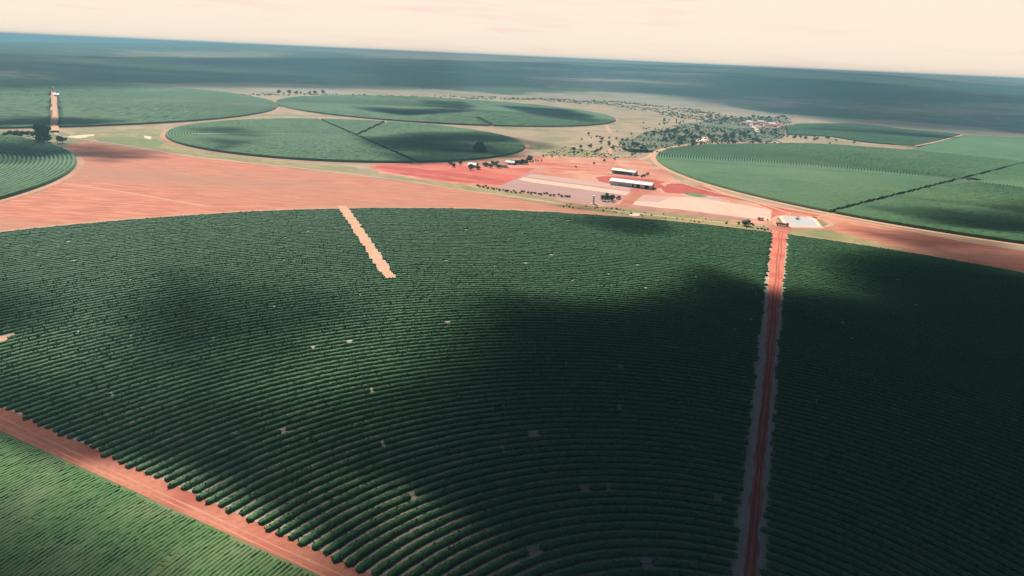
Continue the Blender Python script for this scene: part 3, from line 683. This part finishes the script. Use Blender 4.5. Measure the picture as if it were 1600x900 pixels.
# ------------------------------------------------------------------ irrigation pivots
def pivot(c, end_px, label, spans, z0=.2):
    e = Vector(G(*end_px)); c = Vector((c[0], c[1])); d = e-c; L = d.length; root = empty('irrigation_pivot', (c.x, c.y, z0), math.atan2(d.y, d.x))
    mb = MB(); mb.tube((0,0,4.1), (L,0,4.1), .22, .22, 6)
    mb.build('pipe', MT['steel'], root)
    mb = MB()
    for s_ in (-1, 1):
        for lg in (-1, 1): mb.tube((lg*.8, s_*.8, 0), (0, 0, 4.4), .08)
    mb.build('centre_tower', MT['steel'], root)
    st = L/spans; tb = MB()
    mbt = MB()
    for i in range(spans):
        x0 = i*st; m_ = 6
        for j in range(m_):
            t0 = j/m_; t1 = (j+1)/m_; z0_ = 4.1-1.0*math.sin(math.pi*t0); z1_ = 4.1-1.0*math.sin(math.pi*t1)
            for s_ in (-.45, .45): mbt.tube((x0+st*t0, s_*math.sin(math.pi*t0), z0_), (x0+st*t1, s_*math.sin(math.pi*t1), z1_), .05, .05, 4)
            mbt.tube((x0+st*t1, 0, 4.1), (x0+st*t1, .4, z1_), .04, .04, 4)
    mbt.build('truss', MT['steel'], root)
    tm = MB()
    for s_ in (-1, 1): tm.tube((0, s_*2.0, .5), (0, 0, 4.0), .10, .08, 5)
    tm.tube((0,-2.0,.6), (0,2.0,.6), .09, .09, 5); first = tm.build('drive_tower', MT['steel'], root)
    wm_ = MB()
    for s_ in (-1, 1): wm_.tube((-.2, s_*2.0, .62), (.2, s_*2.0, .62), .62, .62, 12)
    wf = wm_.build('wheels', MT['tyre'], first)
    first.location = (st, 0, 0)
    for i in range(2, spans+1):
        q = first.copy(); S.collection.objects.link(q); q.parent = root; q.location = (i*st-(2 if i == spans else 0), 0, 0)
        q2 = wf.copy(); S.collection.objects.link(q2); q2.parent = q
    tag(root, label, 'irrigation machine')
pivot((F4[0], F4[1]), (1034,252), 'long steel irrigation boom on wheels across the large right hand field', 8)
pivot((FT[0], FT[1]), (300,214), 'irrigation boom in the round field with the dark diagonal line', 5)
ce = G(104,272); pivot((F5[0], F5[1]), (108,272), 'irrigation boom in the dark round field at the left edge', 7)
# ------------------------------------------------------------------ buildings
def dirpx(p, q): a = Vector(G(*p)); b = Vector(G(*q)); return a, b, (b-a).length, math.atan2((b-a).y, (b-a).x)
def shed(name, label, p, q, depth, hw, hr, openings, wallm, open_front=False):
    a, b, L, rz = dirpx(p, q); root = empty(name, (a.x, a.y, .13), rz)
    w = MB(); w.box(.2, L-.2, .2, .5, 0, hw) if not open_front else w.box(.2, L*.12, .2, .5, 0, hw)
    w.box(.2, L-.2, depth-.5, depth-.2, 0, hw)
    w.prism([(.52, 0), (depth-.52, 0), (depth-.52, hw), (depth/2, hw+hr-.15), (.52, hw)], 'x', .2, .45)
    w.prism([(.52, 0), (depth-.52, 0), (depth-.52, hw), (depth/2, hw+hr-.15), (.52, hw)], 'x', L-.45, L-.2)
    w.build('wall', MT[wallm], root)
    r = MB(); r.prism([(-.5, hw-.05), (depth/2, hw+hr), (depth+.5, hw-.05), (depth+.5, hw+.15), (depth/2, hw+hr+.2), (-.5, hw+.15)], 'x', -.5, L+.5)
    roof = r.build('roof', MT['roofw'], root)
    v = MB()
    for i in range(4): v.box(L*(.56+.1*i), L*(.56+.1*i)+1.6, depth/2-.6, depth/2+.6, hw+hr+.1, hw+hr+.9)
    v.build('roof_vent', MT['steel'], roof)
    for (t0, t1, z1, mm, nm) in openings:
        MB().box(L*t0, L*t1, .12, .19, .05, z1).build(nm, MT[mm], root)
    if open_front:
        for i in range(1, 8): MB().tube((L*i/8, .4, 0), (L*i/8, .4, hw), .16).build('post', MT['steel'], root)
    MB().box(-1, L+1, -2.5, -.02, 0, .12).build('apron', MT['concrete'], root)
    tag(root, label, 'warehouse' if not open_front else 'shed'); return root
shed('warehouse', 'long white roofed warehouse with grey front wall and dark doorways', (952,288.5), (1017,296.5), 16, 4.1, 1.8,
     [(.20,.52,3.9,'greywall','wall_panel'), (.545,.585,3.4,'dark','doorway'), (.65,.735,3.5,'dark','doorway'), (.845,.945,3.7,'dark','doorway')], 'concrete')
shed('open_shed', 'shorter open fronted white roofed shed behind the long warehouse', (955,270.5), (991,275), 14, 3.7, 1.4, [(.90,.985,3.2,'white','wall_panel')], 'greywall', True)
# white tank tower
c = G(927,319); root = empty('tank_tower', (*c, .14))
mb = MB(); mb.box(-2.2, 2.2, -1.8, 1.8, 0, .5); mb.build('plinth', MT['concrete'], root)
MB().tube((0,0,.5), (0,0,6.3), 1.0, 1.0, 16).build('shaft', MT['white'], root); MB().tube((0,0,6.3), (0,0,7.6), 1.3, 1.35, 16).build('tank', MT['white'], root)
mb = MB()
for s_ in (-.25, .25): mb.tube((s_, -1.1, .5), (s_, -1.1, 6.3), .03)
for i in range(12): mb.tube((-.25, -1.1, .8+i*.45), (.25, -1.1, .8+i*.45), .025, None, 4)
mb.build('ladder', MT['steel'], root); tag(root, 'slim white water tower at the corner of the drying yard', 'water tower')
# vehicles
def truck(name, label, loc, rz, body, L=8.0, cat='truck', z=.14):
    root = empty(name, (*loc, z), rz); W2 = 1.2
    mb = MB(); mb.box(-L/2, L/2-2.2, -W2, W2, .9, 1.15); mb.box(-L/2, L/2-2.3, -W2, -W2+.1, 1.15, 2.1); mb.box(-L/2, L/2-2.3, W2-.1, W2, 1.15, 2.1); mb.box(-L/2, -L/2+.1, -W2+.1, W2-.1, 1.15, 2.1)
    mb.build('cargo_bed', MT['brown'], root)
    cb = MB(); cb.prism([(L/2-2.0, .7), (L/2, .7), (L/2, 1.7), (L/2-.3, 2.7), (L/2-2.0, 2.7)], 'y', -W2, W2); cab = cb.build('cab', MT[body], root)
    MB().prism([(L/2-.03, 1.75), (L/2+.03, 1.75), (L/2-.24, 2.6), (L/2-.30, 2.6)], 'y', -1.0, 1.0).build('windscreen', MT['glass'], cab)
    for x in (-L/2+1.2, L/2-1.2):
        for y in (-1.05, 1.05):
            w_ = MB().tube((x, y-.17, .5), (x, y+.17, .5), .5, .5, 12).build('wheel', MT['tyre'], root)
    tag(root, label, cat); return root
truck('truck', 'dark red truck parked on the sloping track between the drying yards', G(966,311), R(60), 'redpaint', 6.5)
truck('truck', 'small pale truck parked at the near corner of the long drying yard', G(1188,344), R(10), 'white', 5)
truck('truck', 'brown flatbed truck standing at the junction by the pale pond', G(1222,353), R(-15), 'redpaint', 10, z=.22)
def post_sign(loc, label):
    root = empty('pump_post', (*loc, .14)); MB().tube((0,0,0), (0,0,3.6), .18, .12).build('pole', MT['steel'], root)
    MB().box(-.7, .7, -.35, .35, 0, 1.2).build('pump_box', MT['greywall'], root); tag(root, label, 'pump')
post_sign(G(1191,342), 'grey pump on a post beside the pale truck'); post_sign(G(1199,344.5), 'grey pump at the very corner of the long drying yard')
# pond
PP = [(1222,340),(1228,339),(1262,340),(1272,343),(1281,355),(1262,354.5),(1237,354),(1228,348)]
sheet('pond', PP, .26, MT['water'])
P = GP(PP); V = []; nP = len(P); cx = sum(p[0] for p in P)/nP; cy = sum(p[1] for p in P)/nP
for (x, y) in P:
    d = Vector((x-cx, y-cy)); u_ = d.normalized()
    for k_, z_ in ((-1.5, .2), (0, .7), (1.5, .7), (4, .12)): V.append((x+u_.x*k_, y+u_.y*k_, z_))
F = []
for i in range(nP):
    j = (i+1) % nP
    for k_ in range(3): F.append([i*4+k_, i*4+k_+1, j*4+k_+1, j*4+k_])
o = mesh_np('pond_bank', V, F, MT['sand']); tag(o, kind='structure')
sheet('grass_verge', [(1214,341),(1222,338),(1228,350),(1222,352)], .2, MT['greenland']); sheet('grass_verge', [(1275,343),(1292,350),(1288,354),(1282,355)], .2, MT['greenland'])
root = empty('intake_crane', (*G(1245,343), .5)); mb = MB()
for a_ in (0, 2.1, 4.2): mb.tube((2*math.cos(a_), 2*math.sin(a_), 0), (0,0,3.4), .15)
mb.build('tripod', MT['greywall'], root); MB().box(-1.4, 1.4, -.9, .9, .0, 1.3).build('pump_box', MT['greywall'], root); MB().tube((0,0,3.2), (3.5,-1,.3), .12).build('intake_pipe', MT['steel'], root)
tag(root, 'grey pump on a tripod at the far bank of the pond', 'pump')
# houses
def house(loc, rz, L, D, hw, roofm, wallm, label, group=None, name='house'):
    root = empty(name, (*loc, .1), rz)
    w = MB().box(0, L, 0, D, 0, hw); w.prism([(0.01, hw), (D-.01, hw), (D/2, hw+D*.26)], 'x', .01, L-.01); w.build('wall', MT[wallm], root)
    MB().prism([(-.5, hw-.12), (D/2, hw+D*.29), (D+.5, hw-.12), (D+.5, hw+.06), (D/2, hw+D*.29+.2), (-.5, hw+.06)], 'x', -.5, L+.5).build('roof', MT[roofm], root)
    MB().box(L*.42, L*.42+1, -.06, .02, 0.02, 2.1).build('door', MT['dark'], root)
    for t_ in (.15, .75): MB().box(L*t_, L*t_+1.2, -.05, .02, 1.0, 2.0).build('window', MT['glass'], root)
    tag(root, label, 'house', group); return root
house(G(731,261), R(-10), 9, 6, 2.8, 'roofw', 'white', 'small white farmhouse at the left end of the farmstead')
house(G(776,261), R(-8), 12, 6, 2.6, 'tile', 'concrete', 'low farmhouse with clay roof in the middle of the farmstead')
house(G(790,257), R(-8), 10, 6, 2.6, 'steel', 'concrete', 'grey roofed hut beside the clipped line of trees')
hs = [(1158,194),(1166,192),(1176,194),(1187,196),(1194,197),(1201,195),(1206,198),(1213,196),(1219,199),(1184,192),(1210,193)]
for i, (x, y) in enumerate(hs):
    house(G(x, y), R(random.uniform(-25, 20)), random.uniform(11, 17), random.uniform(8, 11), 3.2, ['tile', 'roofw', 'tile', 'sand'][i % 4] if i % 4 != 3 else 'tile', 'white' if i % 3 else 'tan', 'small house in the far hamlet among the savanna trees', 'houses of the far hamlet')
house(G(84,152), R(20), 9, 8, 5, 'roofw', 'white', 'small white building at the top end of the straight pale road')
root = empty('mast', (*G(84.5,147), .1)); MB().tube((0,0,0), (0,0,13), .9, .6, 8).build('pole', MT['white'], root); MB().box(-1.6, 1.6, -.8, .8, 13, 14.5).build('tank', MT['white'], root)
tag(root, 'white mast behind the small white building at the top left', 'mast')
# marker poles
# ------------------------------------------------------------------ clouds (most cast the shadows on the fields, some are added only to darken)
vm = bpy.data.materials.new('cloud_mist'); vm.use_nodes = True; t = vm.node_tree; t.nodes.clear()
vo = N(t, 'ShaderNodeOutputMaterial'); pv = N(t, 'ShaderNodeVolumePrincipled'); pv.inputs['Color'].default_value = (.20, .22, .26, 1)
pv.inputs['Density'].default_value = .040; t.links.new(pv.outputs[0], vo.inputs['Volume'])
def cloud(poly_px, T=120, alt=1100, edge=90, px=True, seed=0, cell=None, poro=.22):
    P = GP(poly_px) if px else poly_px
    sh = (sd.x/sd.z*alt, sd.y/sd.z*alt)
    P = [(x+sh[0], y+sh[1]) for x, y in P]
    A = np.array(P); x0, y0 = A.min(0)-1; x1, y1 = A.max(0)+1
    c = cell or max(x1-x0, y1-y0)/70; gx = np.arange(x0-c, x1+2*c, c); gy = np.arange(y0-c, y1+2*c, c)
    GX, GY = np.meshgrid(gx, gy, indexing='ij')
    WX = GX+(vnoise(GX/(edge*2.2), GY/(edge*2.2), seed+5)-.5)*edge*1.3; WY = GY+(vnoise(GX/(edge*2.2), GY/(edge*2.2), seed+6)-.5)*edge*1.3
    ins = inpoly(WX, WY, P)
    D = np.full(GX.shape, 1e9)
    for i in range(len(P)):
        a = np.array(P[i]); b = np.array(P[(i+1) % len(P)]); d = b-a; L2 = d@d
        tt = np.clip(((WX-a[0])*d[0]+(WY-a[1])*d[1])/L2, 0, 1); D = np.minimum(D, np.hypot(WX-a[0]-tt*d[0], WY-a[1]-tt*d[1]))
    D = np.where(ins, D, 0); q = np.clip(D/edge, 0, 1); q = q*q*(3-2*q)
    pn = vnoise(GX/(edge*5), GY/(edge*1.6), seed+7, 5, .6); th = T*q*np.clip((pn-poro)*5, 0.02, 1.4)
    act = th > .5
    # cells where any corner is active
    ca_ = act[:-1, :-1] | act[1:, :-1] | act[:-1, 1:] | act[1:, 1:]
    n0, n1 = GX.shape; ID = np.arange(n0*n1).reshape(n0, n1)
    th = np.where(act, th, .0)
    top = np.stack([GX, GY, alt+th*.85+.05], -1).reshape(-1, 3); bot = np.stack([GX, GY, alt-th*.15-.05], -1).reshape(-1, 3)
    I, J = np.nonzero(ca_); a = ID[I, J]; b = ID[I+1, J]; c2 = ID[I+1, J+1]; d = ID[I, J+1]; off = n0*n1
    F = [np.stack([a, b, c2, d], -1), np.stack([a, d, c2, b], -1)+off]
    pad = np.pad(ca_, 1)
    for (di, dj, p_, q_) in ((-1,0,'d','a'), (1,0,'b','c'), (0,-1,'a','b'), (0,1,'c','d')):
        nb = pad[1+di:1+di+ca_.shape[0], 1+dj:1+dj+ca_.shape[1]]
        I, J = np.nonzero(ca_ & ~nb); co_ = dict(a=ID[I, J], b=ID[I+1, J], c=ID[I+1, J+1], d=ID[I, J+1])
        u_, v_ = co_[p_], co_[q_]; F.append(np.stack([v_, u_, u_+off, v_+off], -1))
    F = np.vstack(F); V = np.vstack([top, bot]); use = np.unique(F); rm = np.zeros(len(V), int); rm[use] = np.arange(len(use))
    o = mesh_np('cloud', V[use], rm[F], vm); tag(o, 'soft cloud out of view high overhead', 'cloud', 'clouds overhead', 'stuff'); return o
cloud([(655,505),(690,468),(760,445),(900,458),(990,425),(1060,400),(1150,425),(1230,452),(1330,452),(1380,405),(1450,385),(1560,405),(1900,440),(2300,900),(2600,4000),(-600,4000),(200,1200),(560,930),(500,880),(400,780),(400,690),(480,630),(590,590)], 170, 620, 105, seed=1, poro=.1)
cloud([(-700,-1500), (1500,-1500), (1500,-80), (900,60), (240,-30), (60,-70), (-300,-250), (-700,-300)], 110, 620, 90, px=False, seed=31, poro=.1)  # cloud added behind the camera to keep sky light off the hedge fronts
cloud([(-60,560),(20,440),(250,428),(480,440),(610,468),(480,545),(330,610),(240,690),(80,660)], 62, 620, 110, seed=2, poro=.27)
cloud([(830,324.2),(890,312.2),(1010,330.2),(1064,357.2),(986,372.2),(890,354.2)], 55, 1000, 40, seed=3, poro=.34)
cloud([(1283,316.6),(1395,297.1),(1495,310.1),(1570,306.2),(1745,329.6),(1745,384.2),(1495,358.2),(1395,349.1)], 55, 1000, 70, seed=4, poro=.34)
cloud([(-386,269.8),(-386,195.7),(-11,210.0),(100,217.8),(163,217.8),(294,232.1),(300,249.0),(200,256.8),(128,251.6),(75,260.7)], 55, 1000, 60, seed=5, poro=.34)
cloud([(524,218.9),(649,205.9),(824,208.5),(899,235.8),(824,257.9),(624,257.9),(574,242.3)], 55, 1000, 60, seed=6, poro=.34)
cloud([(274,200.5),(386,197.9),(436,213.5),(411,235.6),(336,246.0),(274,226.5)], 55, 1000, 60, seed=7, poro=.34)
cloud([(547,172.5),(634,156.9),(734,160.8),(759,175.1),(634,185.5)], 55, 1000, 70, seed=8, poro=.34)
cloud([(746,164.9),(846,164.9),(946,183.1),(934,193.5),(846,185.7)], 55, 1000, 70, seed=9, poro=.34)
cloud([(-249,184.6),(0,184.6),(113,184.6),(225,189.8),(138,197.6),(-249,202.8)], 55, 1000, 50, seed=10, poro=.34)
cloud([(1199,200.3),(1286,196.4),(1436,205.5),(1499,215.9),(1411,218.5),(1286,209.4)], 55, 1000, 70, seed=11, poro=.34)
cloud([(-150,540),(150,560),(420,590),(560,700),(600,900),(470,860),(200,740),(-150,610)], 60, 620, 50, seed=14, poro=.1)
LW = lambda a, d: (d*math.sin(R(a)), d*math.cos(R(a)))
cloud([LW(-60,1650), LW(-36,1680), LW(-27,2000), LW(-15,2280), LW(0,2950), LW(9,3000), LW(15,2500), LW(25,2050), LW(36,2150), LW(60,2300), LW(60,5600), LW(36,5000), LW(15,6200), LW(0,6600), LW(-15,5600), LW(-30,4200), LW(-60,4200)], 24, 1100, 240, px=False, seed=21, poro=.22)
cloud([LW(2,7000), LW(20,8200), LW(34,6200), LW(50,6500), LW(50,5600), LW(20,6900)], 50, 1100, 260, px=False, seed=22, poro=.25)
cloud([(-200,400),(0,380),(90,400),(120,460),(60,520),(-200,560)], 45, 620, 60, seed=13, poro=.2)
cloud([(-300,740),(-50,750),(120,810),(250,905),(280,1200),(-400,1200)], 60, 620, 35, seed=12, poro=.1)  # unseen cloud added to darken the lower left corner
cloud([(1280,350),(1400,352),(1520,368),(1750,400),(1750,450),(1500,420),(1380,392)], 26, 1000, 40, seed=41, poro=.15)
# ------------------------------------------------------------------ haze
hx = np.array([HN[2], 0, -HN[0]]); hx /= np.linalg.norm(hx); hyv = np.cross(HN, hx)
L3 = np.array([hx, hyv, HN]); loc3 = (V_GROUND-np.array([0, 0, H]))@L3.T
zlo = float(loc3[:, 2].min())-1; ztop = 6.0; ext_ = np.abs(loc3[:, :2]).max()+50
hz = MB().box(-ext_, ext_, -ext_, ext_, zlo, ztop); hv_ = bpy.data.materials.new('haze_air'); hv_.use_nodes = True
t = hv_.node_tree; t.nodes.clear(); vo = N(t, 'ShaderNodeOutputMaterial'); pv = N(t, 'ShaderNodeVolumePrincipled')
pv.inputs['Color'].default_value = (.33, .66, .80, 1); pv.inputs['Density'].default_value = 2.1e-4; pv.inputs['Anisotropy'].default_value = .0
t.links.new(pv.outputs[0], vo.inputs['Volume'])
o = hz.build('haze', hv_); tag(o, kind='stuff')
mw = Matrix.Identity(4)
for i in range(3):
    mw[i][0] = hx[i]; mw[i][1] = hyv[i]; mw[i][2] = HN[i]
mw[2][3] = H; o.matrix_world = mw
print('haze', zlo, ztop, ext_, float(loc3[:, 2].max()))
